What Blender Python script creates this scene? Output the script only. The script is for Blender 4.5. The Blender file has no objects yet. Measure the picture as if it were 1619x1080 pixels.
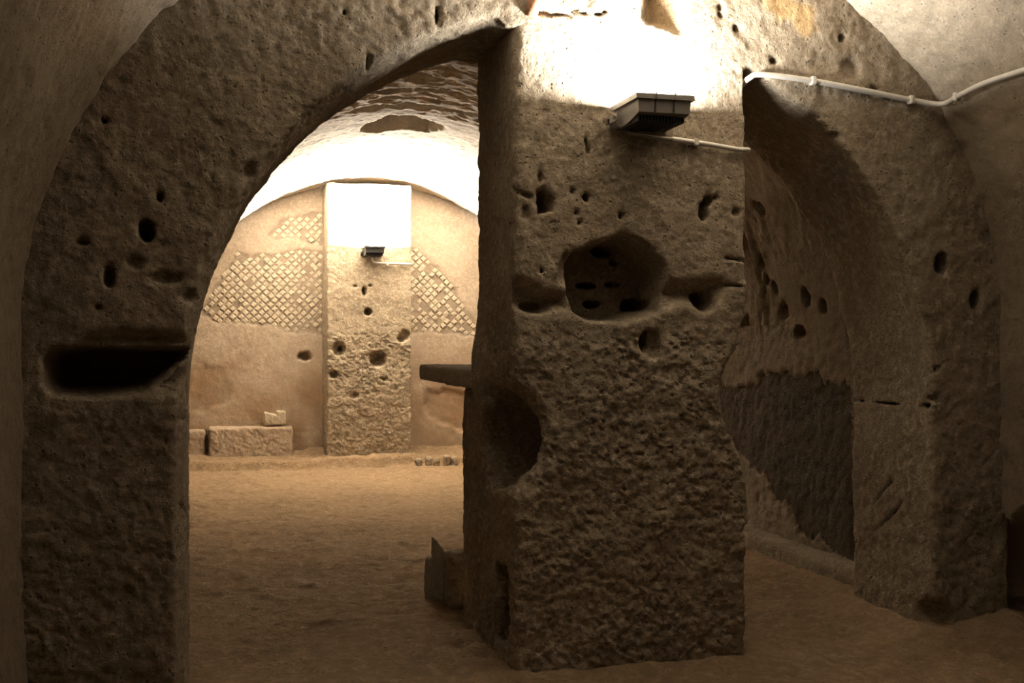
import bpy, bmesh, math
import numpy as np
from mathutils import Vector, Matrix

# ------------------------------------------------------------------ camera
# world axes: x across the hall (t), y along the hall (s), z up; metres.
F, CX, CY, EYE = 1800.0, 809.5, 540.0, 1.5            # focal length in px of the 1619x1080 frame
TH = math.radians(15.3)
CT, ST = math.cos(TH), math.sin(TH)
D0 = 5.05; X0 = (815 - CX) / F * D0
O = np.array([CT * (-X0) + ST * (-D0), -ST * (-X0) + CT * (-D0), EYE])
sc = bpy.context.scene
col = sc.collection
cd = bpy.data.cameras.new('camera'); cam = bpy.data.objects.new('camera', cd); col.objects.link(cam)
cd.sensor_width = 36; cd.lens = 36 * F / 1619.0; cd.clip_start = 0.05
cam.location = O; cam.rotation_euler = (math.pi / 2, 0, -TH)
sc.camera = cam
# underground: no sky light
w = bpy.data.worlds.new('world'); sc.world = w; w.use_nodes = True
w.node_tree.nodes['Background'].inputs[0].default_value = (0, 0, 0, 1)
w.node_tree.nodes['Background'].inputs[1].default_value = 0
sc.view_settings.view_transform = 'Standard'; sc.view_settings.look = 'None'
sc.view_settings.gamma = 1; sc.view_settings.use_curve_mapping = False
sc.view_settings.exposure = 0.0
sc.cycles.diffuse_bounces = 8; sc.cycles.max_bounces = 12
LAMP_W = {'near': 104.0, 'far': 980.0}                   # the floodlights' power, used in their builder
LAMP_COL = (1.0, 0.94, 0.83)

# ------------------------------------------------------------------ helpers
rng = np.random.default_rng(7)
_R = rng.random((64, 64, 64)).astype(np.float32) * 2 - 1
def vnoise(P):
    P = np.asarray(P, dtype=np.float64); I = np.floor(P).astype(np.int64); f = P - I
    f = f * f * f * (f * (f * 6 - 15) + 10)
    a = I & 63; b = (I + 1) & 63
    x, y, z = f[..., 0], f[..., 1], f[..., 2]
    def L(i, j, k): return _R[i, j, k]
    c00 = L(a[..., 0], a[..., 1], a[..., 2]) * (1 - x) + L(b[..., 0], a[..., 1], a[..., 2]) * x
    c10 = L(a[..., 0], b[..., 1], a[..., 2]) * (1 - x) + L(b[..., 0], b[..., 1], a[..., 2]) * x
    c01 = L(a[..., 0], a[..., 1], b[..., 2]) * (1 - x) + L(b[..., 0], a[..., 1], b[..., 2]) * x
    c11 = L(a[..., 0], b[..., 1], b[..., 2]) * (1 - x) + L(b[..., 0], b[..., 1], b[..., 2]) * x
    return (c00 * (1 - y) + c10 * y) * (1 - z) + (c01 * (1 - y) + c11 * y) * z
def fbm(P, freq, octv=3, gain=0.5, off=0.0):
    P = np.asarray(P, dtype=np.float64); out = 0; a = 1.0; n = 0
    for i in range(octv):
        out = out + a * vnoise(P * freq * (2.03 ** i) + off + 17.3 * i); n += a; a *= gain
    return out / n
def sstep(a, b, x):
    u = np.clip((x - a) / (b - a), 0, 1); return u * u * (3 - 2 * u)
def ray(x, y):
    a = (x - CX) / F; return np.array([CT * a + ST, -ST * a + CT, (CY - y) / F])
def onS(x, y, S): r = ray(x, y); return O + r * ((S - O[1]) / r[1])
def onT(x, y, T): r = ray(x, y); return O + r * ((T - O[0]) / r[0])
def onZ(x, y, Z=0.0): r = ray(x, y); return O + r * ((Z - O[2]) / r[2])
def poly_sd(poly, A, B):
    """signed distance to a 2D polygon, negative inside"""
    p = np.asarray(poly, float); n = len(p); d = np.full(np.shape(A), 1e9); ins = np.zeros(np.shape(A), bool)
    for i in range(n):
        x0, y0 = p[i - 1]; x1, y1 = p[i]; ex, ey = x1 - x0, y1 - y0
        u = np.clip(((A - x0) * ex + (B - y0) * ey) / (ex * ex + ey * ey + 1e-12), 0, 1)
        d = np.minimum(d, (A - x0 - ex * u) ** 2 + (B - y0 - ey * u) ** 2)
        if abs(ey) > 1e-9:
            c = ((y0 > B) != (y1 > B)) & (A < ex * (B - y0) / ey + x0); ins ^= c
    d = np.sqrt(d); return np.where(ins, -d, d)
def polyS(pts, S=0.0): return [tuple(onS(x, y, S)[[0, 2]]) for x, y in pts]
def polyT(pts, T): return [tuple(onT(x, y, T)[[1, 2]]) for x, y in pts]

def mesh_obj(name, V, Fc, mat, parent=None, smooth=True, attr=None):
    V = np.asarray(V, np.float32); Fc = np.asarray(Fc, np.int32)
    me = bpy.data.meshes.new(name); k = Fc.shape[1]
    me.vertices.add(len(V)); me.vertices.foreach_set('co', V.ravel())
    me.loops.add(Fc.size); me.loops.foreach_set('vertex_index', Fc.ravel())
    me.polygons.add(len(Fc)); me.polygons.foreach_set('loop_start', np.arange(0, Fc.size, k, dtype=np.int32))
    me.update(calc_edges=True)
    me.polygons.foreach_set('use_smooth', np.full(len(Fc), smooth))
    if attr is not None:
        a = me.color_attributes.new('stain_shade', 'FLOAT_COLOR', 'POINT')
        c = np.ones((len(V), 4), np.float32); c[:, :3] = attr; a.data.foreach_set('color', c.ravel())
    me.materials.append(mat)
    o = bpy.data.objects.new(name, me); col.objects.link(o); o.parent = parent
    return o
def bm_obj(name, bm, mat, parent=None, smooth=False):
    me = bpy.data.meshes.new(name); bmesh.ops.recalc_face_normals(bm, faces=bm.faces); bm.to_mesh(me); bm.free()
    for p in me.polygons: p.use_smooth = smooth
    me.materials.append(mat); o = bpy.data.objects.new(name, me); col.objects.link(o); o.parent = parent
    return o
def struct(o): o['kind'] = 'structure'; return o
def tag(o, label, cat, group=None):
    o['label'] = label; o['category'] = cat
    if group: o['group'] = group
    return o
def empty(name, loc):
    o = bpy.data.objects.new(name, None); col.objects.link(o); o.location = loc; o.empty_display_size = .05; return o
def child(o, p):           # parent while keeping the world-space mesh where it is
    o.parent = p; o.matrix_parent_inverse = Matrix.Translation(-Vector(p.location)); return o

def surface_nets(fn, lo, hi, h, erode=0.010):
    lo = np.array(lo, float); n = np.ceil((np.array(hi, float) - lo) / h).astype(int) + 1
    ax = [lo[i] + h * np.arange(n[i]) for i in range(3)]
    D = fn(ax[0][:, None, None], ax[1][None, :, None], ax[2][None, None, :]).astype(np.float32)
    # low-frequency erosion noise, only near the surface
    idx = np.argwhere(np.abs(D) < 0.07)
    P = np.stack([ax[i][idx[:, i]] for i in range(3)], 1)
    D[idx[:, 0], idx[:, 1], idx[:, 2]] += (erode * (fbm(P, 4.0, 3) + 0.45 * fbm(P, 17, 2, off=5))).astype(np.float32)
    neg = D < 0
    c = [neg[i:n[0] - 1 + i, j:n[1] - 1 + j, k:n[2] - 1 + k] for i in (0, 1) for j in (0, 1) for k in (0, 1)]
    s = sum(x.astype(np.int8) for x in c); cells = np.argwhere((s > 0) & (s < 8))
    offs = [(i, j, k) for i in (0, 1) for j in (0, 1) for k in (0, 1)]
    val = [D[cells[:, 0] + i, cells[:, 1] + j, cells[:, 2] + k] for i, j, k in offs]
    acc = np.zeros((len(cells), 3)); cnt = np.zeros(len(cells))
    for a in range(8):
        for b in range(a + 1, 8):
            oa, ob = np.array(offs[a]), np.array(offs[b])
            if abs(oa - ob).sum() != 1: continue
            va, vb = val[a], val[b]; m = (va < 0) != (vb < 0)
            u = np.where(m, va / np.where(m, va - vb, 1), 0)
            acc += np.where(m[:, None], oa + (ob - oa) * u[:, None], 0); cnt += m
    V = lo + h * (cells + acc / cnt[:, None])
    vid = -np.ones(n - 1, np.int64); vid[cells[:, 0], cells[:, 1], cells[:, 2]] = np.arange(len(cells))
    Q = []
    for axis in range(3):
        s0 = [slice(None)] * 3; s1 = [slice(None)] * 3
        s0[axis] = slice(0, -1); s1[axis] = slice(1, None)
        e = np.argwhere(neg[tuple(s0)] != neg[tuple(s1)])
        o1, o2 = [(1, 2), (2, 0), (0, 1)][axis]
        ok = (e[:, o1] > 0) & (e[:, o2] > 0) & (e[:, o1] < n[o1] - 1) & (e[:, o2] < n[o2] - 1); e = e[ok]
        flip = neg[tuple(s0)][e[:, 0], e[:, 1], e[:, 2]]
        def g(d1, d2):
            q = e.copy(); q[:, o1] -= d1; q[:, o2] -= d2; return vid[q[:, 0], q[:, 1], q[:, 2]]
        q = np.stack([g(1, 1), g(0, 1), g(0, 0), g(1, 0)], 1)
        q[~flip] = q[~flip][:, ::-1]; Q.append(q)
    return V, np.concatenate(Q)
def vnormals(V, Q):
    a = V[Q[:, 2]] - V[Q[:, 0]]; b = V[Q[:, 3]] - V[Q[:, 1]]; nf = np.cross(a, b); N = np.zeros_like(V)
    for k in range(4):
        for c in range(3): N[:, c] += np.bincount(Q[:, k], nf[:, c], len(V))
    return N / np.maximum(np.linalg.norm(N, axis=1, keepdims=True), 1e-9)
def smax(a, b, k):
    h = np.clip(0.5 + 0.5 * (a - b) / k, 0, 1); return b + (a - b) * h + k * h * (1 - h)
def boxsd(x, y, z, x0, x1, y0, y1, z0, z1):
    return np.maximum(np.maximum(np.maximum(x0 - x, x - x1), np.maximum(y0 - y, y - y1)), np.maximum(z0 - z, z - z1))
def ball(x, y, z, c, r):
    q = np.sqrt(((x - c[0]) / r[0]) ** 2 + ((y - c[1]) / r[1]) ** 2 + ((z - c[2]) / r[2]) ** 2); return (q - 1) * min(r)
def rough(V, Q, amp):
    """stone roughness along the normals; amp is a per-vertex amplitude in metres"""
    N = vnormals(V, Q)
    w_ = V + .012 * np.stack([fbm(V, 30, 2, .6, k) for k in (41, 52, 63)], -1)
    d = 0.30 * fbm(V, 11, 2, 0.6, 3.1) + 0.55 * fbm(w_, 32, 3, 0.75, 6.3) - 0.8 * np.maximum(0, fbm(w_, 46, 2, 0.7, 9.7) - .05) + 0.10
    return V + N * (amp * d)[:, None]

# ------------------------------------------------------------------ materials
def nt(m): m.use_nodes = True; return m.node_tree.nodes, m.node_tree.links
def rgb(n, c): x = n.new('ShaderNodeRGB'); x.outputs[0].default_value = (*c, 1); return x.outputs[0]
def mixc(n, l, fac, a, b):
    x = n.new('ShaderNodeMix'); x.data_type = 'RGBA'
    for s, v in ((x.inputs[0], fac), (x.inputs[6], a), (x.inputs[7], b)):
        if isinstance(v, (int, float)): s.default_value = v
        elif isinstance(v, tuple): s.default_value = (*v, 1)
        else: l.new(v, s)
    return x.outputs[2]
def noise(n, l, co, scale, det=6, r=0.6):
    x = n.new('ShaderNodeTexNoise'); x.inputs['Scale'].default_value = scale; x.inputs['Detail'].default_value = det
    x.inputs['Roughness'].default_value = r; l.new(co, x.inputs['Vector']); return x.outputs[0]
def ramp(n, l, v, a, b, lo=0.0, hi=1.0):
    x = n.new('ShaderNodeMapRange'); x.inputs[1].default_value = a; x.inputs[2].default_value = b
    x.inputs[3].default_value = lo; x.inputs[4].default_value = hi; l.new(v, x.inputs[0]); return x.outputs[0]
def math_(n, l, op, a, b):
    x = n.new('ShaderNodeMath'); x.operation = op
    for s, v in ((x.inputs[0], a), (x.inputs[1], b)):
        if isinstance(v, (int, float)): s.default_value = v
        else: l.new(v, s)
    return x.outputs[0]
def stone_mat(name, base, dark, light, bump=0.012, pores=0.5, grain=1.0, stain_shade=False, sdark=(.10, .075, .05), sor=(.56, .38, .19), sred=(.33, .225, .145)):
    m = bpy.data.materials.new(name); n, l = nt(m); b = n['Principled BSDF']
    b.inputs['Roughness'].default_value = 0.95; b.inputs['Specular IOR Level'].default_value = 0.15
    co = n.new('ShaderNodeTexCoord').outputs['Object']
    n1 = noise(n, l, co, 2.3, 5); n2 = noise(n, l, co, 24 * grain, 6, .65); n3 = noise(n, l, co, 60 * grain, 5, .7)
    c = mixc(n, l, ramp(n, l, n1, .35, .68), base, dark)
    c = mixc(n, l, ramp(n, l, n2, .46, .66), c, light)
    c = mixc(n, l, ramp(n, l, n3, .48, .66, 0, .8), c, dark)
    c = mixc(n, l, ramp(n, l, noise(n, l, co, 110 * grain, 4, .7), .56, .70, 0, .75), c, tuple(x * .55 for x in dark))
    vo = n.new('ShaderNodeTexVoronoi'); vo.inputs['Scale'].default_value = 34 * grain; l.new(co, vo.inputs['Vector'])
    pm = math_(n, l, 'MULTIPLY', ramp(n, l, vo.outputs['Distance'], .10, .26, 1, 0), ramp(n, l, n2, .46, .60))
    c = mixc(n, l, math_(n, l, 'MULTIPLY', pm, pores), c, tuple(x * .35 for x in dark))
    if stain_shade:
        at = n.new('ShaderNodeAttribute'); at.attribute_name = 'stain_shade'
        sp = n.new('ShaderNodeSeparateColor'); l.new(at.outputs['Color'], sp.inputs[0])
        for k, cc in ((0, sdark), (1, sor), (2, sred)):
            c = mixc(n, l, sp.outputs[k], c, mixc(n, l, ramp(n, l, n2, .4, .7), cc, tuple(x * .75 for x in cc)))
    l.new(c, b.inputs['Base Color'])
    h = math_(n, l, 'ADD', math_(n, l, 'MULTIPLY', n2, .7), math_(n, l, 'MULTIPLY', n3, .55))
    h = math_(n, l, 'SUBTRACT', h, math_(n, l, 'MULTIPLY', pm, .9 * pores))
    h = math_(n, l, 'ADD', h, math_(n, l, 'MULTIPLY', noise(n, l, co, 150 * grain, 3, .6), .18))
    bp = n.new('ShaderNodeBump'); bp.inputs['Strength'].default_value = 1; bp.inputs['Distance'].default_value = bump
    l.new(h, bp.inputs['Height']); l.new(bp.outputs[0], b.inputs['Normal'])
    return m
def plain_mat(name, c, rough_=0.5, metal=0.0):
    m = bpy.data.materials.new(name); n, l = nt(m); b = n['Principled BSDF']
    co = n.new('ShaderNodeTexCoord').outputs['Object']
    cc = mixc(n, l, ramp(n, l, noise(n, l, co, 40, 4), .3, .75), c, tuple(x * .82 for x in c))
    l.new(cc, b.inputs['Base Color']); b.inputs['Roughness'].default_value = rough_; b.inputs['Metallic'].default_value = metal
    return m
M_TUFF = stone_mat('tuff_stone', (.36, .30, .228), (.25, .205, .150), (.46, .39, .305), .016, .6, 1.0, True)
M_PILLAR = stone_mat('pillar_stone', (.46, .385, .295), (.28, .23, .168), (.57, .49, .385), .016, .7, 1.1, True)
M_VAULT = stone_mat('vault_plaster', (.56, .48, .385), (.45, .385, .30), (.66, .58, .48), .011, .5, 1.0, True, sdark=(.075, .055, .036), sred=(.245, .20, .148))  # sred here: tuff tone, darkened to paint the dim lower vault and walls
M_PLASTER = stone_mat('wall_plaster', (.53, .44, .35), (.41, .33, .255), (.61, .535, .445), .009, .4, 1.2, True)
M_FLOOR = stone_mat('earth_floor', (.30, .21, .13), (.225, .16, .10), (.37, .27, .175), .026, .35, .55)
M_CUBE = stone_mat('tuff_cube', (.66, .59, .48), (.56, .49, .385), (.76, .69, .58), .006, .3, 1.3)
M_SLAB = stone_mat('grey_slab_stone', (.44, .40, .34), (.36, .32, .26), (.52, .48, .41), .006, .3, 1.5)
M_PALE = stone_mat('pale_stone', (.62, .54, .42), (.52, .44, .33), (.70, .62, .50), .008, .3, 1.5)
M_BRICK = stone_mat('brick_clay', (.50, .27, .17), (.40, .20, .12), (.56, .33, .22), .005, .2, 1.5)
M_METAL = plain_mat('grey_lamp_metal', (.34, .325, .30), .45, .3)
M_DARKM = plain_mat('dark_lamp_fins', (.05, .05, .05), .5, .3)
M_STEEL = plain_mat('bright_steel', (.6, .6, .6), .3, 1.0)
M_PVC = plain_mat('white_pvc', (.72, .70, .66), .4)
M_RUB = plain_mat('dark_cable_rubber', (.30, .27, .22), .6)

# ------------------------------------------------------------------ hall dimensions
TL, TR = -2.02, 2.525; TC = (TL + TR) / 2; HW = (TR - TL) / 2
ZS, RISE = 1.616, 1.933
SB, SE = -7.6, 9.27                                    # wall behind the viewer, end wall
AC, AR, AZ, AT = 0.365, 1.77, 1.20, 0.72               # transverse arch: centre, radius, springing, thickness
PW = 1.117                                             # central pillar 0..PW
SP = 8.72                                              # front of far pillar

def bend(s): return .42 * sstep(3.2, 8.6, s)
# ---- floor height
def floor_z(t, s):
    P = np.stack([t, s, np.zeros_like(t)], -1)
    z = 0.030 * fbm(P, 0.9, 3, .5, 2.2) + 0.014 * fbm(P, 4.5, 3, .6, 8.8) + .006 * fbm(P, 22, 2, .6, 4)
    z += .03 * np.maximum(0, fbm(P * [1, .7, 1], 9.0, 2, .6, 31) - .1) - .02 * np.maximum(0, fbm(P, 13.0, 2, .6, 71) - .2)
    edge = SP - .12 + .10 * fbm(P, 2.5, 2, .6, 50) + np.where(t > .6, .0, -.02)
    z += sstep(edge, edge + .035, s) * .10 + sstep(8.75, 9.25, s) * .07        # raised strip along the end wall
    for (a0, a1, b0, b1, hh) in ((0, PW, 0, AT, .05), (.07, 1.1, SP, 9.3, .07)):
        d = np.hypot(np.maximum(np.maximum(a0 - t, t - a1), 0), np.maximum(np.maximum(b0 - s, s - b1), 0))
        z += hh * np.exp(-(d / .16) ** 2) * .5
    t = t - bend(s); d = np.abs(t - TR); z += .06 * np.exp(-(d / .22) ** 2) + .04 * np.exp(-((t - TL) / .2) ** 2)
    t = t + bend(s); d = np.hypot(np.maximum(AC + AR - t, 0), np.maximum(np.maximum(-s, s - AT), 0)); z += .09 * np.exp(-(d / .22) ** 2)
    return z
def grid_faces(nu, nv):
    i = np.arange(nu - 1)[:, None] * nv + np.arange(nv - 1)[None, :]
    return np.stack([i, i + nv, i + nv + 1, i + 1], -1).reshape(-1, 4)
sv = np.concatenate([np.arange(SB - .1, -2, .06), np.arange(-2, SE + .1, .022)])
tv = np.arange(TL - .12, TR + .14 + .45, .024)
T_, S_ = np.meshgrid(tv, sv, indexing='ij'); Zf = floor_z(T_, S_)
struct(mesh_obj('floor', np.stack([T_, S_, Zf], -1).reshape(-1, 3), grid_faces(len(tv), len(sv)), M_FLOOR))

# ---- side walls (sheets with relief), springing up to the vault
def side_wall(name, T, sgn):
    s1 = np.concatenate([np.arange(SB - .05, -1.2, .05), np.arange(-1.2, 3.6, .016), np.arange(3.6, SE + .06, .04)])
    z1 = np.arange(-.12, ZS + .001, (ZS + .12) / 104.0)
    S2, Z2 = np.meshgrid(s1, z1, indexing='ij')
    P = np.stack([np.full_like(S2, T), S2, Z2], -1)
    e = wall_relief(P + np.stack([bend(S2), 0 * S2, 0 * S2], -1))
    st = np.zeros(S2.shape + (3,))
    if sgn > 0:
        wob = .05 * fbm(P, 7, 3, .6, 4) + .03 * fbm(P, 25, 2, .6, 4)
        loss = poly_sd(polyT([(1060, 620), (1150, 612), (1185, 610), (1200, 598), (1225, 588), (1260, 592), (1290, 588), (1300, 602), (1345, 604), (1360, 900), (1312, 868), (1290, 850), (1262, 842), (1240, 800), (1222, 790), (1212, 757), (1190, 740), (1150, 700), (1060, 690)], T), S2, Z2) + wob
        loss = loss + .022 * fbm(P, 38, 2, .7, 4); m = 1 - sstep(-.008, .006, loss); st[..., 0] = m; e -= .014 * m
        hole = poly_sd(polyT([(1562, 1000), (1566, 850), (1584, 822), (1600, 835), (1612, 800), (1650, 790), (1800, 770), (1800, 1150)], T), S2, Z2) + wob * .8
        m = 1 - sstep(-.05, .01, hole); e -= .45 * m; st[..., 0] = np.maximum(st[..., 0], .9 * m)  # hole also coloured dark, painting in the shade of its depth
        for (x, y, r) in ((1202, 328, .05), (1203, 415, .04), (1240, 490, .055), (1265, 525, .05), (1183, 505, .05), (1300, 470, .05), (1205, 470, .03), (1275, 480, .03)):
            c = onT(x, y, T)
            e -= .08 * (1 - sstep(.5, 1.1, np.hypot((S2 - c[1]) / (r * 1.5), (Z2 - c[2]) / r) + 3 * wob))
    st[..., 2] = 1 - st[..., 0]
    P[..., 0] += bend(S2) - sgn * e
    Fc = grid_faces(len(s1), len(z1))
    if sgn > 0: Fc = Fc[:, ::-1]
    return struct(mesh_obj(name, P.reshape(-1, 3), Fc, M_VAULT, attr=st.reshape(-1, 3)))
def wall_relief(P):
    return .020 * fbm(P, 1.3, 2, .5, 1) + .014 * fbm(P, 7, 3, .6, 6) + .008 * fbm(P, 26, 2, .6, 2)
side_wall('wall_left', TL, -1)
side_wall('wall_right', TR, 1)

# ---- barrel vault
def vault_pt(phi, s):
    sag = .085 * sstep(6.0, 8.6, s)
    return np.stack([TC + bend(s) + HW * np.cos(phi), s, ZS + (RISE - sag) * np.sin(phi)], -1)
S_VEND = 9.16
s1 = np.concatenate([np.arange(SB - .05, -1.6, .05), np.arange(-1.6, .8, .02), np.arange(.8, 2.6, .02), np.arange(2.6, S_VEND + .001, .0164)])
phi = np.linspace(0, math.pi, 330)
PH, S2 = np.meshgrid(phi, s1, indexing='ij')
P = vault_pt(PH, S2); NRM = np.stack([-np.cos(PH) / HW, 0 * PH, -np.sin(PH) / RISE], -1)
NRM /= np.linalg.norm(NRM, axis=-1, keepdims=True)
e = wall_relief(P)
st = np.zeros(S2.shape + (3,))
# rough stone courses of the vault beyond the arch
st[..., 2] = 1 - sstep(ZS + .55, ZS + 1.35, P[..., 2] + .25 * fbm(P, 2.5, 3, .6, 14))  # lower vault blends into the wall tone; its dimness is put into the colour
zone = sstep(2.0, 2.6, S2) * (1 - sstep(5.0, 5.35, S2 + .25 * fbm(P, 1.4, 2, .5, 12)))
q = P * [1.0, 3.2, 1.0]
lay = fbm(q, 2.6, 3, .6, 40); e += zone * (.022 * np.sign(lay) * np.abs(lay) ** .6 + .014 * fbm(P * [1, 2, 1], 9, 3, .6, 3))
def vcut(poly, depth, soft, stain_shade=0.0, wamp=.06):
    global e
    d = poly_sd(poly, P[..., 0], S2) + wamp * fbm(P, 6, 3, .6, 21); m = 1 - sstep(-soft, soft * .4, d)
    m = m * (P[..., 2] > 2.9); e = e - depth * m; st[..., 0] = np.maximum(st[..., 0], stain_shade * m)
vcut([(.16, 6.15), (.16, 5.75), (.32, 5.42), (.52, 5.36), (.80, 5.58), (.86, 5.80), (.78, 6.08), (.60, 6.02), (.45, 6.12)], .24, .05, .40, .05)
vcut([(-.12, 5.18), (-.1, 5.02), (.15, 4.98), (.45, 4.86), (.8, 4.82), (.78, 4.97), (.45, 5.02), (.15, 5.14)], .16, .04, .3)
vcut([(.78, 4.86), (.95, 4.7), (1.0, 4.8), (.88, 4.98)], .16, .04, .3)
vcut([(.02, 4.33), (.3, 4.25), (.32, 4.36), (.05, 4.46)], .10, .03, .2)
vcut([(.40, 4.25), (.58, 4.12), (.6, 4.28), (.45, 4.36)], .10, .03, .2)
vcut([(.12, 4.62), (.28, 4.58), (.3, 4.68), (.14, 4.74)], .09, .03, .2)
vcut([(.90, 4.2), (1.05, 4.1), (1.07, 4.25), (.95, 4.32)], .10, .03, .2)
def on_vault(x, y):
    r = ray(x, y)
    for k in np.arange(3.5, 14, .005):
        p = O + k * r; u = (p[0] - TC - bend(p[1])) / HW
        if abs(u) >= 1 or p[2] > ZS + RISE * math.sqrt(1 - u * u): return p
for (x, y, r) in ((1202, 328, .055), (1203, 415, .045), (1183, 508, .05), (1212, 440, .03), (1240, 490, .06), (1275, 470, .05), (1225, 455, .035), (1300, 485, .045)):
    c = on_vault(x, y); q = (P - c) * [1, .8, .62] / .75
    e = e - .09 * (1 - sstep(.45, 1.1, np.linalg.norm(q, axis=-1) / r + .5 * fbm(P, 20, 2, .6, 8)))
P = P + NRM * e[..., None]
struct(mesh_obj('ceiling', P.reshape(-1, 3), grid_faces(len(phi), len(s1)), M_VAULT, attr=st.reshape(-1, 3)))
# ---- wall behind the viewer
def cross_wall(name, S, sgn, h, mat, relief=None, zt=3.9):
    t1 = np.arange(TL - .1, TR + .11 + (.45 if S > 0 else 0), h); z1 = np.arange(-.12, zt, h)
    A, B = np.meshgrid(t1, z1, indexing='ij'); P = np.stack([A, np.full_like(A, S), B], -1)
    e = wall_relief(P); st = np.zeros(A.shape + (3,))
    if relief: e = relief(P, A, B, e, st)
    P[..., 1] += sgn * e; Fc = grid_faces(len(t1), len(z1))
    if sgn > 0: Fc = Fc[:, ::-1]
    return struct(mesh_obj(name, P.reshape(-1, 3), Fc, mat, attr=st.reshape(-1, 3)))
cross_wall('wall_back', SB, 1, .06, M_TUFF)

# ---- end wall with diamond-set facing stones
Z_A = polyS([(513, 398), (470, 394), (440, 402), (405, 402), (393, 408), (375, 396), (362, 420), (345, 445), (325, 480), (320, 498), (345, 510), (395, 512), (430, 514), (450, 524), (513, 529)], SE)
Z_B = polyS([(513, 336), (490, 338), (465, 343), (440, 352), (424, 372), (440, 380), (470, 374), (490, 386), (513, 392)], SE)
Z_C = polyS([(640, 388), (660, 396), (690, 420), (715, 450), (735, 490), (752, 505), (752, 530), (640, 524)], SE)
def end_relief(P, A, B, e, st):
    d = np.minimum(np.minimum(poly_sd(Z_A, A, B), poly_sd(Z_B, A, B)), poly_sd(Z_C, A, B)) + .03 * fbm(P, 8, 2, .6, 3)
    e = e * .45 + .014 * sstep(-.02, .03, d)
    st[..., 0] = .42 * (1 - sstep(-.01, .02, d))
    low = 1 - sstep(.9, 1.65, B + .4 * fbm(P, 2, 3, .6, 9))
    st[..., 2] = .95 * low * np.clip(.7 + .9 * fbm(P, 3, 3, .6, 2), 0, 1)
    c = poly_sd(polyS([(305, 600), (320, 575), (350, 580), (372, 610), (350, 640), (320, 655), (290, 660)], SE), A, B) + .10 * fbm(P, 5, 3, .6, 5)
    m = 1 - sstep(-.06, .03, c); e = e - .015 * m; st[..., 0] = np.maximum(st[..., 0], .35 * m)
    c = onS(481, 565, SE); m = 1 - sstep(.7, 1.1, np.hypot((A - c[0]) / .072, (B - c[2]) / .066) + .5 * fbm(P, 14, 2))
    e = e - .14 * m; st[..., 0] = np.maximum(st[..., 0], .3 * m)
    c = poly_sd(polyS([(672, 612), (760, 620), (760, 690), (700, 672), (668, 650)], SE), A, B) + .08 * fbm(P, 6, 3, .6, 5)
    m = 1 - sstep(-.05, .03, c); e = e - .03 * m; st[..., 2] = np.maximum(st[..., 2], .8 * m)
    return e
WEND = cross_wall('wall_end', SE, -1, .018, M_PLASTER, end_relief, 3.62)

def cube_mesh():
    bm = bmesh.new(); a = .0305
    bmesh.ops.create_cube(bm, size=1)
    for v in bm.verts:
        front = v.co.y < 0
        k = .94 if front else 1.0
        v.co = Vector((v.co.x * 2 * a * k, v.co.y * .06, v.co.z * 2 * a * k))
    for v in bm.verts: v.co = Matrix.Rotation(math.pi / 4, 3, 'Y') @ v.co
    bmesh.ops.bevel(bm, geom=[ed for ed in bm.edges if all(v.co.y < 0 for v in ed.verts)], offset=.009, segments=1, affect='EDGES')
    return bm
pitch = .0995
cells = []
for i in range(-30, 60):
    for j in range(-8, 90):
        t = TL + i * pitch + (j % 2) * pitch / 2; z = 1.45 + j * pitch / 2
        for zone, keep in ((Z_A, .97), (Z_B, .9), (Z_C, .82)):
            d = float(poly_sd(zone, np.array([t]), np.array([z]))[0])
            if d < -.01:
                if zone is Z_A and rng.random() < .5 * sstep(2.25, 2.6, z) * sstep(.2, -1.2, t): continue
                if rng.random() < keep: cells.append((t, z, zone is Z_C)); break
cells = [c for c in cells if not (.08 < c[0] < 1.13)]
cells.sort(key=lambda c: c[2])
print('facing stones', len(cells))
cub_bases = []
for k in range(5):
    bm = cube_mesh(); r2 = np.random.default_rng(k)
    for v in bm.verts: v.co += Vector(r2.normal(0, .0022, 3))
    me = bpy.data.meshes.new('facing_stone'); bmesh.ops.recalc_face_normals(bm, faces=bm.faces); bm.to_mesh(me); bm.free(); me.materials.append(M_CUBE); cub_bases.append(me)
rest = bmesh.new()
for q, (t, z, c) in enumerate(cells):
    mt = Matrix.Translation((t + rng.normal(0, .004), SE + .017 + rng.normal(0, .003), z + rng.normal(0, .004))) @ Matrix.Rotation(rng.normal(0, .06), 4, 'Y') @ Matrix.Diagonal((*(rng.uniform(.9, 1.03, 3)), 1))
    if q < 300:
        o = bpy.data.objects.new('facing_stone', cub_bases[q % 5]); col.objects.link(o); o.parent = WEND; o.matrix_world = mt
    else:
        n0 = len(rest.verts); rest.from_mesh(cub_bases[q % 5]); rest.verts.ensure_lookup_table()
        for v in rest.verts[n0:]: v.co = mt @ v.co
if len(rest.verts):
    o = bm_obj('facing_stones_remaining', rest, M_CUBE, WEND); o['kind'] = 'stuff'
else: rest.free()

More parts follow.
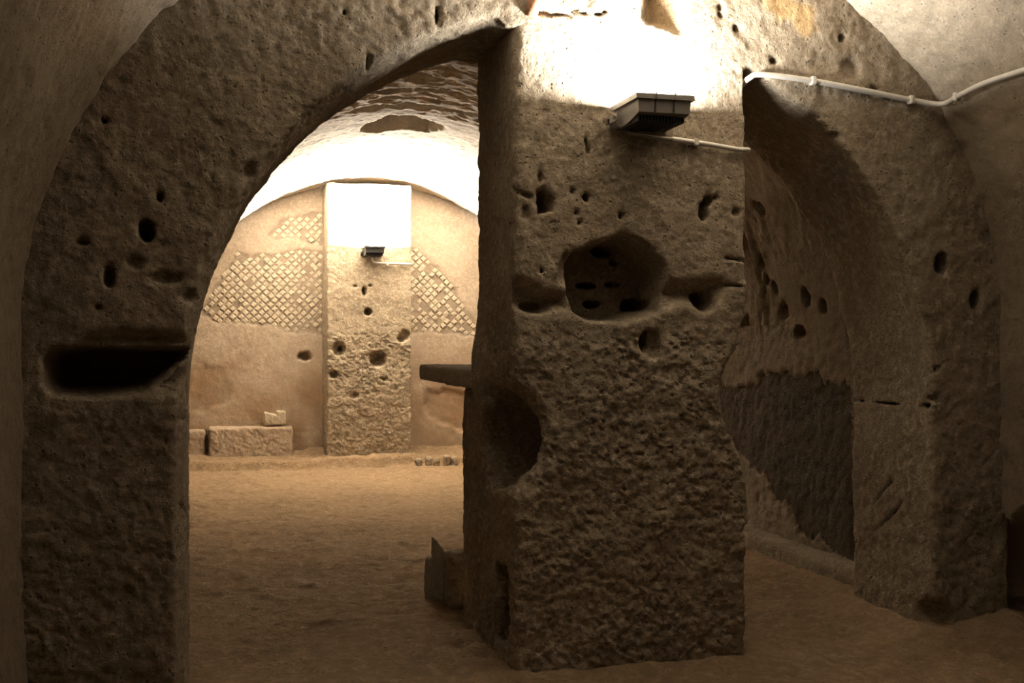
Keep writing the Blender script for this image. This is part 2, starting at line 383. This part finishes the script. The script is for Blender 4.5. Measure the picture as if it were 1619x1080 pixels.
# ---- transverse wall with the wide arch
def arch_in(x, z, grow=0.0):       # signed distance, negative inside the opening
    r = AR + grow
    return np.where(z > AZ, np.sqrt((x - AC) ** 2 + (z - AZ) ** 2) - r, np.abs(x - AC) - r)
def vault_out(x, z, grow):
    return np.where(z > ZS, (np.sqrt(((x - TC) / (HW + grow)) ** 2 + (np.maximum(z - ZS, 0) / (RISE + grow)) ** 2) - 1) * RISE, np.abs(x - TC) - HW - grow)
def fcut(D, X, Y, Z, poly, depth, taper=.25, k=.02, slope=0.0):
    """carve a pixel-outlined hollow into a face lying at y = 0"""
    d2 = poly_sd(polyS(poly), X[:, :, 0][:, :, None] + 0 * Z, 0 * X + Z)
    c = np.maximum(d2 + taper * np.maximum(Y, 0) + slope * 0, Y - depth)
    return smax(D, -c, k)
def rcut(D, X, Y, Z, x, y, rx, rz, depth, k=.015):
    c = onS(x, y, 0); return smax(D, -ball(X, Y, Z, (c[0], 0.0, c[2]), (rx, depth, rz)), k)
def arch_wall(X, Y, Z):
    off = 1 - sstep(-.12, -.02, X) * (1 - sstep(PW - .01, PW + .03, X))
    flare = .035 * (1 - sstep(0, .12, Y)) * off * (X < 0)
    D = np.maximum(np.maximum(-Y, Y - AT), np.maximum(-.1 - Z, vault_out(X, Z, .05)) + 0 * Y)
    D = smax(D, -(arch_in(X, Z, -.03 * (1 - off)) - flare), .004 + .018 * off)
    # beam slot in the left pier and the broken jamb beside it
    D = fcut(D, X, Y, Z, [(66, 565), (80, 548), (130, 543), (250, 546), (318, 549), (340, 556), (305, 562), (238, 616), (225, 624), (150, 630), (82, 628), (68, 610)], .50, .10, .015)
    D = fcut(D, X, Y, Z, [(225, 622), (300, 556), (345, 556), (345, 606), (298, 612), (262, 627)], .16, .5, .03)
    D = fcut(D, X, Y, Z, [(110, 545), (130, 527), (180, 517), (270, 524), (330, 530), (330, 552), (110, 552)], .07, .6, .02)
    D = fcut(D, X, Y, Z, [(296, 520), (300, 496), (330, 496), (330, 552), (290, 552)], .10, .3, .02)
    for a in ((232, 365, .035, .05, .16), (172, 438, .028, .055, .15), (165, 190, .02, .02, .08), (252, 313, .018, .025, .08), (155, 486, .015, .015, .06), (132, 383, .03, .015, .05), (300, 470, .03, .03, .05),
              (262, 440, .06, .02, .035), (213, 415, .035, .03, .04), (582, 100, .012, .04, .1), (692, 22, .018, .05, .12), (545, 20, .015, .02, .06), (330, 420, .03, .05, .04), (395, 275, .03, .05, .05), (135, 598, .01, .01, .03),
              (1490, 415, .04, .055, .15), (1545, 475, .03, .05, .15), (1320, 215, .02, .02, .05), (1165, 45, .015, .02, .06), (1225, 95, .02, .015, .05), (1380, 145, .03, .04, .04), (1330, 60, .02, .02, .06), (1345, 110, .06, .06, .04),
              (1480, 630, .012, .012, .06), (1482, 585, .014, .014, .06), (1140, 10, .015, .015, .06), (1140, 22, .015, .015, .05)):
        D = rcut(D, X, Y, Z, *a)
    # broken opening above the floodlight
    D = fcut(D, X, Y, Z, [(1012, -60), (1011, 28), (1028, 46), (1046, 57), (1080, 52), (1083, 30), (1086, -60)], .30, .55, .01)
    # diagonal cracks on the right jamb
    for (x0, y0, x1, y1) in ((812, 21, 960, 18),):
        a = onS(x0, y0, 0); b = onS(x1, y1, 0); ex, ez = b[0] - a[0], b[2] - a[2]
        u = np.clip(((X - a[0]) * ex + (Z - a[2]) * ez) / (ex * ex + ez * ez), 0, 1)
        dd = np.sqrt((X - a[0] - u * ex) ** 2 + (Z - a[2] - u * ez + .006 * np.sin(31 * X + 2) + .004 * np.sin(83 * X)) ** 2)
        D = smax(D, -np.maximum(dd - .002 - .004 * np.sin(17 * X + 40 * Z), Y - .03), .006)
    TJ = AC + AR
    for (x0, y0, x1, y1) in ((1386, 790, 1432, 733), (1388, 838, 1462, 755), (1335, 633, 1468, 642)):
        a = onT(x0, y0, TJ); b = onT(x1, y1, TJ); ey, ez = b[1] - a[1], b[2] - a[2]
        u = np.clip(((Y - a[1]) * ey + (Z - a[2]) * ez) / (ey * ey + ez * ez), 0, 1)
        dd = np.sqrt((Y - a[1] - u * ey + .005 * np.sin(70 * Z)) ** 2 + (Z - a[2] - u * ez) ** 2)
        D = smax(D, -np.maximum(dd - .004 - .004 * np.sin(43 * Z + 20 * Y), X - TJ - .05), .006)
    D = smax(D, -ball(X, Y, Z, (TJ - .02, .02, .13), (.13, .12, .10)), .03)
    return D
V, Q = surface_nets(arch_wall, (TL - .1, -.06, -.14), (TR + .1, AT + .06, 3.66), .0125)
amp = .011 + .006 * np.clip(fbm(V, 1.1, 2, .5, 3), -.6, 1) + .005 * (1 - sstep(.3, 1.2, V[:, 2]))
inp = (V[:, 0] > -.05) & (V[:, 0] < PW + .05); amp[inp] = .010
V = rough(V, Q, amp)
st = np.zeros((len(V), 3))
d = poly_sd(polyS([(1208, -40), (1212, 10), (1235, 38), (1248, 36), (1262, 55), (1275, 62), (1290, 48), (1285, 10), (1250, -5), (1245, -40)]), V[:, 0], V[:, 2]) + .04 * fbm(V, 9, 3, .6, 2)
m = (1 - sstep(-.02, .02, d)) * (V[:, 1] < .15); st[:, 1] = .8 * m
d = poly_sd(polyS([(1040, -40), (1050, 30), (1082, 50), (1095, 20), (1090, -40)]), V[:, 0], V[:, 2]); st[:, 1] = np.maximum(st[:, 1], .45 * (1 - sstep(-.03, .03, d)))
struct(mesh_obj('wall_arch', V, Q, M_TUFF, attr=st))

# ---- central pillar under the crown of the arch
def near_pillar(X, Y, Z):
    D = boxsd(X, Y, Z, 0, PW, 0.0, AT - .01, -.1, 3.2)
    D = np.maximum(D, arch_in(X, Z, .004) + 0 * Y)
    D = smax(D, X * -.7071 + Y * -.7071 + .012 + 0 * Z, .02)                      # worn front arris
    # big niche
    D = fcut(D, X, Y, Z, [(898, 412), (906, 398), (938, 382), (964, 378), (984, 368), (1002, 373), (1034, 394), (1056, 420), (1056, 470), (1046, 494), (985, 511), (930, 508), (906, 492), (896, 460)], .34, .08, .02)
    D = fcut(D, X, Y, Z, [(806, 432), (835, 440), (862, 458), (900, 462), (898, 490), (845, 498), (806, 492)], .10, .5, .02)
    D = rcut(D, X, Y, Z, 850, 484, .07, .035, .16)
    D = fcut(D, X, Y, Z, [(1040, 440), (1085, 442), (1112, 438), (1142, 436), (1156, 452), (1142, 478), (1118, 493), (1086, 484), (1040, 490)], .10, .7, .02)
    D = rcut(D, X, Y, Z, 1118, 474, .06, .055, .22)
    # courses with gaps at the back of the niche
    for (x, y, rx, rz) in ((928, 452, .07, .022), (965, 450, .05, .018), (1024, 449, .055, .028), (935, 481, .06, .024), (998, 484, .055, .034), (1038, 480, .05, .022), (952, 398, .05, .026), (970, 415, .018, .016)):
        c = onS(x, y, .34); D = smax(D, -ball(X, Y, Z, (c[0], .34, c[2]), (rx, .16, rz)), .01)
    # putlog holes and pores
    D = fcut(D, X, Y, Z, [(848, 300), (862, 292), (878, 312), (877, 336), (850, 340)], .16, .12, .012)
    for a in ((855, 280, .014, .03, .06), (928, 312, .018, .02, .1), (912, 336, .014, .014, .05), (983, 340, .010, .014, .06), (917, 352, .010, .01, .04), (1114, 335, .030, .045, .15), (1120, 318, .028, .03, .12), (1132, 312, .014, .014, .06),
              (1022, 540, .028, .048, .13), (1035, 548, .04, .06, .06), (857, 428, .014, .014, .04), (895, 405, .012, .02, .04), (893, 430, .035, .07, .05), (905, 302, .008, .008, .03), (1165, 335, .02, .02, .04), (832, 335, .02, .03, .03)):
        D = rcut(D, X, Y, Z, *a)
    # broken left corner and right edge
    c = np.maximum(poly_sd(polyS([(640, 600), (812, 608), (842, 632), (858, 662), (862, 700), (852, 738), (822, 772), (640, 800)]), X[:, :, 0][:, :, None] + 0 * Z, 0 * X + Z), Y - .52)
    D = smax(D, -c, .06)
    c = np.maximum(poly_sd(polyS([(1300, 505), (1178, 512), (1172, 545), (1156, 575), (1143, 600), (1140, 640), (1152, 682), (1170, 712), (1183, 748), (1300, 770)]), X[:, :, 0][:, :, None] + 0 * Z, 0 * X + Z) - .1 * np.maximum(Y, 0), Y - .6)
    D = smax(D, -c, .05)
    D = smax(D, -ball(X, Y, Z, (.14, .33, 1.03), (.36, .27, .25)), .03)
    D = -smax(-D, -ball(X, Y, Z, (.02, .60, 1.40), (.075, .14, .26)), .05)   # bulge of the left face
    # slot low in the left face
    D = smax(D, -boxsd(X, Y, Z, -.1, .17, .14, .36, .08, .46), .03)
    D = smax(D, -ball(X, Y, Z, (0, .3, 1.26), (.1, .12, .035)), .02)
    for (x0, y0, x1, y1) in ((1130, 448, 1180, 454), (925, 218, 930, 240), (1150, 408, 1178, 412), (815, 300, 840, 310)):
        a = onS(x0, y0, 0); b = onS(x1, y1, 0); ex, ez = b[0] - a[0], b[2] - a[2]
        u = np.clip(((X - a[0]) * ex + (Z - a[2]) * ez) / (ex * ex + ez * ez), 0, 1)
        D = smax(D, -np.maximum(np.sqrt((X - a[0] - u * ex) ** 2 + (Z - a[2] - u * ez) ** 2) - .008, Y - .03), .01)
    return D
V, Q = surface_nets(near_pillar, (-.11, -.06, -.14), (PW + .06, AT + .04, 3.05), .0095)
low = 1 - sstep(1.45, 1.62, V[:, 2] + .06 * fbm(V, 5, 2))
amp = (.009 + .009 * low + .012 * low * np.clip(fbm(V, 6, 2, .6, 77) + .3, 0, 1)) * sstep(-.02, .05, V[:, 0] + .04)
V = rough(V, Q, amp)
pil = mesh_obj('stone_pillar', V, Q, M_PILLAR, attr=np.zeros((len(V), 3)))
tag(pil, 'massive pitted tuff pillar with a large niche, standing under the arch near the viewer', 'pillar')

# ---- far pillar against the end wall
FP0, FP1 = .10, 1.105
def far_pillar(X, Y, Z):
    D = boxsd(X, Y, Z, FP0, FP1, SP, SE + .05, -.1, 3.385)
    def hole(x, y, rx, rz, dp):
        c = onS(x, y, SP); return ball(X, Y, Z, (c[0], SP, c[2]), (rx, dp, rz))
    for a in ((576, 460, .035, .07, .13), (582, 493, .05, .045, .14), (598, 568, .10, .095, .2), (635, 536, .06, .045, .12), (640, 530, .07, .06, .08), (536, 552, .08, .09, .12), (540, 552, .03, .05, .2), (528, 592, .05, .05, .1), (562, 453, .03, .02, .06), (585, 452, .03, .02, .06), (608, 600, .05, .03, .06), (560, 625, .06, .04, .06)):
        D = smax(D, -hole(*a), .02)
    return D
V, Q = surface_nets(far_pillar, (FP0 - .05, SP - .06, -.14), (FP1 + .05, SE + .08, 3.44), .0125)
low = 1 - sstep(1.5, 1.72, V[:, 2] + .1 * fbm(V, 4, 2))
V = rough(V, Q, .008 + .014 * low)
fp = mesh_obj('stone_pillar', V, Q, M_PILLAR, attr=np.zeros((len(V), 3)))
tag(fp, 'distant rough tuff pillar against the end wall between two fields of diamond-set stones', 'pillar')

# ---- low plinth along the right wall beyond the arch
def rock(name, lo, hi, mat, h=.012, amp=.012, r=.02, carve=None, parent=None, red=0.0):
    def f(X, Y, Z):
        D = boxsd(X, Y, Z, lo[0] + r, hi[0] - r, lo[1] + r, hi[1] - r, lo[2] + r, hi[2] - r)
        qx = np.maximum(np.maximum(lo[0] + r - X, X - hi[0] + r), 0); qy = np.maximum(np.maximum(lo[1] + r - Y, Y - hi[1] + r), 0); qz = np.maximum(np.maximum(lo[2] + r - Z, Z - hi[2] + r), 0)
        D = np.where(D > 0, np.sqrt(qx ** 2 + qy ** 2 + qz ** 2), D) - r
        return carve(D, X, Y, Z) if carve else D
    V, Q = surface_nets(f, np.array(lo) - .04, np.array(hi) + .04, h)
    V = rough(V, Q, np.full(len(V), amp))
    st = np.zeros((len(V), 3)); st[:, 2] = red * np.clip(.8 + fbm(V, 5, 2), 0, 1)
    return mesh_obj(name, V, Q, mat, parent, attr=st)
struct(rock('baseboard_right', (TR - .13, AT + .04, -.08), (TR + .06, 4.2, .15), M_TUFF, .018, .014, .05))

# ---- bench, loose stone
bA = onS(330, 712, 8.98); bB = onS(455, 712, 8.98); zt = onS(390, 676, 8.98)[2]
tag(rock('masonry_bench', (bA[0], 8.98, .02), (bB[0] + .06, 9.245, zt), M_PLASTER, .014, .016, .025, red=.3), 'low plastered masonry bench at the foot of the end wall', 'bench')
bC = onS(327, 712, 9.02)
tag(rock('masonry_block', (-1.54, 9.05, .02), (bC[0] - .02, 9.245, zt - .03), M_PLASTER, .016, .02, .03, red=.3), 'rough masonry block left of the low bench, half hidden by the near pier', 'masonry block')
sA = onS(420, 673, 9.08); sB = onS(452, 673, 9.08); zs = onS(436, 650, 9.08)[2]
def notch(D, X, Y, Z): return smax(D, -np.maximum(X - (sA[0] + .13), zs - .045 - .25 * (X - sA[0] - .13) - Z + 0 * X), .02)
tag(rock('loose_stone', (sA[0] - .02, 9.03, zt + .018), (sB[0], 9.20, zs), M_PALE, .008, .012, .02, notch), 'pale broken block of stone lying on the low bench', 'stone')

# ---- rubble along the step right of the far pillar
for k, x in enumerate((662, 677, 692, 707, 722)):
    c = onZ(x, 738 - (k % 2), .0); wd_, hh = (.040, .043, .038, .040, .036)[k], (.10, .12, .09, .13, .11)[k]
    o = rock('rubble_stone', (c[0] - wd_, 8.53 + .02 * (k % 3), -.05), (c[0] + wd_, 8.66 + .02 * (k % 3), hh), M_TUFF, .009, .016, .03)
    tag(o, ('first', 'second', 'third', 'fourth', 'fifth')[k] + ' small rubble stone from the far pillar in the low row along the step', 'stone', 'rubble along the far step')
# ---- stone slab table behind the near pillar
tb = empty('stone_table', (.35, 1.4, 0))
child(rock('table_slab', (-.04, .75, 1.262), (.75, 2.12, 1.357), M_SLAB, .012, .008, .018), tb)
child(rock('support_block', (-.005, .75, -.05), (.70, 1.03, 1.272), M_PILLAR, .014, .016, .03), tb)
tag(tb, 'thick grey stone slab laid on a masonry block behind the near pillar', 'stone table')
def sliver(D, X, Y, Z):   # a pointed break
    return np.maximum(D, (Z - .37) + (X + .045) * 1.35)
bs = empty('broken_support', (.03, 1.6, 0))
child(rock('pointed_fragment', (-.05, 1.60, -.04), (.14, 1.68, .42), M_SLAB, .009, .008, .01, sliver), bs)
child(rock('rounded_stub', (.005, 1.42, -.04), (.20, 1.60, .30), M_TUFF, .010, .014, .05), bs)
child(rock('side_fragment', (-.075, 1.66, -.04), (.05, 1.76, .24), M_SLAB, .009, .010, .02), bs)
tag(bs, 'broken pointed stump of stone standing on the floor under the slab end', 'broken stone')

# ---- brick fragment in the wall above the pillar
bm = bmesh.new(); bmesh.ops.create_cube(bm, size=1)
a = onS(844, 6, -.012)
for v in bm.verts: v.co = Vector((v.co.x * .055 + .25 * v.co.z * .05, v.co.y * .06, v.co.z * .11))
bmesh.ops.bevel(bm, geom=list(bm.edges), offset=.006, segments=2, affect='EDGES')
bk = bm_obj('brick', bm, M_BRICK, bpy.data.objects['wall_arch'], True); bk.location = (a[0], -.004, a[2]); bk.rotation_euler = (0, .15, 0)

# ------------------------------------------------------------------ cables
def tube_bm(bm, pts, r, seg=10):
    pts = [Vector(p) for p in pts]; rings = []; up = Vector((0, 0, 1))
    for i, p in enumerate(pts):
        t = (pts[min(i + 1, len(pts) - 1)] - pts[max(i - 1, 0)]).normalized()
        a = t.cross(up); a = a.normalized() if a.length > .01 else Vector((1, 0, 0)); b = t.cross(a)
        rings.append([bm.verts.new(p + r * (math.cos(q) * a + math.sin(q) * b)) for q in (2 * math.pi * k / seg for k in range(seg))])
    for i in range(len(rings) - 1):
        for k in range(seg): bm.faces.new((rings[i][k], rings[i][(k + 1) % seg], rings[i + 1][(k + 1) % seg], rings[i + 1][k]))
    bm.faces.new(rings[0][::-1]); bm.faces.new(rings[-1])
def smooth_path(pts, n=8):
    p = [Vector(x) for x in pts]; p = [2 * p[0] - p[1]] + p + [2 * p[-1] - p[-2]]; out = []
    for i in range(1, len(p) - 2):
        for k in range(n):
            u = k / n; a, b, c, d = p[i - 1:i + 3]
            out.append(.5 * ((2 * b) + (c - a) * u + (2 * a - 5 * b + 4 * c - d) * u * u + (3 * b - a - 3 * c + d) * u ** 3))
    return out + [p[-2]]
def clip_bm(r, w_):
    bm = bmesh.new(); bmesh.ops.create_cube(bm, size=1)
    for v in bm.verts: v.co = Vector((v.co.x * w_, v.co.y * r * 2.6, v.co.z * r * 3.0))
    bmesh.ops.bevel(bm, geom=list(bm.edges), offset=r * .35, segments=2, affect='EDGES'); return bm
def conduit(name, label, pts, r, clips, sub=None):
    path = smooth_path(pts); e = empty(name, path[0])
    bm = bmesh.new(); tube_bm(bm, path, r); child(bm_obj('conduit_tube', bm, M_PVC, None, True), e)
    for c, rz in clips:
        o = bm_obj('cable_clip', clip_bm(r, r * 2), M_PVC); o.location = c; o.rotation_euler = (0, 0, rz); child(o, e)
    tag(e, label, 'cable conduit'); return e
CO = .022                                             # distance of the conduit's axis from the wall
def vault_on(z, s, off):
    t = TC + HW * math.sqrt(1 - ((z - ZS) / RISE) ** 2); nx, nz = (t - TC) / HW ** 2, (z - ZS) / RISE ** 2; k = math.hypot(nx, nz)
    return (t - off * nx / k, s, z - off * nz / k)
pf = lambda x, y, o=CO: tuple(onS(x, y, -o))
pts = [(1.135, .06, 2.72), (1.14, -.005, 2.738), pf(1205, 118), pf(1285, 128), pf(1365, 143), pf(1440, 158)]
pts += [vault_on(2.675, -.08, .035), vault_on(2.685, -.22, .03), vault_on(2.70, -.42, .03), vault_on(2.70, -.75, .03), vault_on(2.70, -1.4, .03)]
conduit('cable_conduit', 'white plastic conduit clipped along the wall right of the floodlight and onto the vault', pts, .0135,
        [(pf(1285, 128), 0.0), (pf(1440, 158), .2), (vault_on(2.683, -.2, .03), -1.4)])
pts = [pf(1062, 220), pf(1085, 223), pf(1130, 230), pf(1165, 236), (1.128, -.012, 2.398), (1.142, .05, 2.40)]
conduit('cable_conduit', 'short cream conduit running from under the near floodlight to the pillar edge', pts, .0115, [(pf(1100, 225), 0.0)])
# far ones
qf = lambda x, y, o=.03: tuple(onS(x, y, SP - o))
conduit('cable_conduit', 'thin white conduit bending down from the distant floodlight to the far pillar edge', [qf(588, 408, .04), qf(588, 411), qf(592, 415), qf(602, 416), qf(625, 417), qf(650, 418)], .014, [(qf(612, 417), 0.0)])
ef = lambda x, y: tuple(onS(x, y, SE - .05))
conduit('cable_conduit', 'thin pale conduit along the top of the end wall right of the far pillar', [ef(700, 306), ef(730, 321), ef(755, 337), ef(790, 362)], .014, [(ef(730, 321), 0.0)])

# ------------------------------------------------------------------ floodlights
def glass_mat():
    m = bpy.data.materials.new('lit_lamp_glass'); n, l = nt(m); b = n['Principled BSDF']
    b.inputs['Base Color'].default_value = (.8, .8, .75, 1); b.inputs['Roughness'].default_value = .2
    b.inputs['Emission Color'].default_value = (*LAMP_COL, 1); b.inputs['Emission Strength'].default_value = 6
    return m
M_GLASS = glass_mat()
def taper_box(bm, x0, x1, y0, y1, z0, z1, ins):
    v = [bm.verts.new(c) for c in ((x0 + ins, y0 + ins, z0), (x1 - ins, y0 + ins, z0), (x1 - ins, y1 - ins, z0), (x0 + ins, y1 - ins, z0), (x0, y0, z1), (x1, y0, z1), (x1, y1, z1), (x0, y1, z1))]
    for f in ((0, 3, 2, 1), (4, 5, 6, 7), (0, 1, 5, 4), (1, 2, 6, 5), (2, 3, 7, 6), (3, 0, 4, 7)): bm.faces.new([v[i] for i in f])
    return v
def floodlight(loc, power, label, wd, dp, cable_pts=None, metal=None):
    """local: x across, -y away from the wall, z up; the glass faces up"""
    e = empty('floodlight', loc); hw = wd / 2; shell = metal or M_METAL
    def put(name, bm, mat, par=None, smooth=False):
        o = bm_obj(name, bm, mat, par or e, smooth); return o
    bm = bmesh.new()                                   # housing: shallow tray, curved towards the wall
    prof = [(-dp + .012, 0), (-dp + .016, -.055), (-dp + .10, -.072), (-dp * .45, -.082), (-.07, -.082), (-.03, -.070), (-.012, 0)]
    L = [[bm.verts.new((sx * (hw - .012 + z * .08), y, z)) for y, z in prof] for sx in (-1, 1)]
    for i in range(len(prof) - 1): bm.faces.new((L[0][i], L[0][i + 1], L[1][i + 1], L[1][i]))
    bm.faces.new(L[0]); bm.faces.new(L[1][::-1])
    put('housing', bm, shell)
    bm = bmesh.new()                                   # cooling fins under the tray
    nf = 15
    for k in range(nf):
        x = -hw + .03 + (wd - .06) * k / (nf - 1)
        taper_box(bm, x - .0035, x + .0035, -dp + .05, -.03, -.088, -.06, .0)
    put('heat_sink_fins', bm, M_DARKM)
    bm = bmesh.new()                                   # rim frame around the glass
    for (x0, x1, y0, y1) in ((-hw, hw, -dp, -dp + .022), (-hw, hw, -.022, 0), (-hw, -hw + .022, -dp + .022, -.022), (hw - .022, hw, -dp + .022, -.022)):
        taper_box(bm, x0, x1, y0, y1, 0.0, .022, .0)
    put('rim_frame', bm, shell)
    bm = bmesh.new(); taper_box(bm, -hw + .022, hw - .022, -dp + .022, -.022, .004, .012, 0); put('glass', bm, M_GLASS)
    for x in (-.16 * wd, .16 * wd):
        bm = bmesh.new(); taper_box(bm, x - .0035, x + .0035, -dp - .004, -dp + .012, .004, .027, .0)
        put('spring_clip', bm, M_STEEL)
        bm = bmesh.new(); taper_box(bm, x - .003, x + .003, -dp + .010, -dp + .014, -.054, -.003, .0); put('housing_seam', bm, M_DARKM)
    bm = bmesh.new()                                   # U bracket on the wall
    for sx in (-1, 1):
        x0 = sx * (hw + .004) - .003; taper_box(bm, x0, x0 + .006, -.10, .02, -.055, -.02, 0)
    taper_box(bm, -hw - .007, hw + .007, .0, .02, -.075, -.03, 0)
    br = put('bracket', bm, shell)
    for sx in (-1, 1):
        bm = bmesh.new(); bmesh.ops.create_cone(bm, segments=10, radius1=.011, radius2=.009, depth=.014, cap_ends=True, matrix=Matrix.Translation((sx * (hw + .013), -.075, -.035)) @ Matrix.Rotation(math.pi / 2, 4, 'Y'))
        put('bolt', bm, M_STEEL, br)
    if cable_pts:
        bm = bmesh.new(); tube_bm(bm, [Vector(p) - Vector(loc) for p in smooth_path(cable_pts)], .0095); put('cable', bm, M_RUB, None, True)
    ld = bpy.data.lights.new('floodlight_lamp', 'AREA'); ld.shape = 'RECTANGLE'; ld.size = wd - .05; ld.size_y = dp - .05
    ld.energy = power; ld.color = LAMP_COL
    lo = bpy.data.objects.new('floodlight_lamp', ld); col.objects.link(lo); lo.parent = e
    lo.location = (0, -dp / 2, .016); lo.rotation_euler = (math.pi, 0, 0)
    tag(e, label, 'floodlight'); return e
floodlight((.575, -.022, 2.538), LAMP_W['near'], 'grey box floodlight shining upward from the near pillar', .268, .315,
           [(.50, -.05, 2.45), (.52, -.03, 2.442), pf(1000, 213, .02), pf(1030, 217, .02), pf(1066, 221, .02)])
zl = onS(587, 395, SP)[2]
floodlight((onS(587, 400, SP)[0], SP - .025, zl), LAMP_W['far'], 'small dark floodlight shining upward from the far pillar', .245, .30, None, M_DARKM)
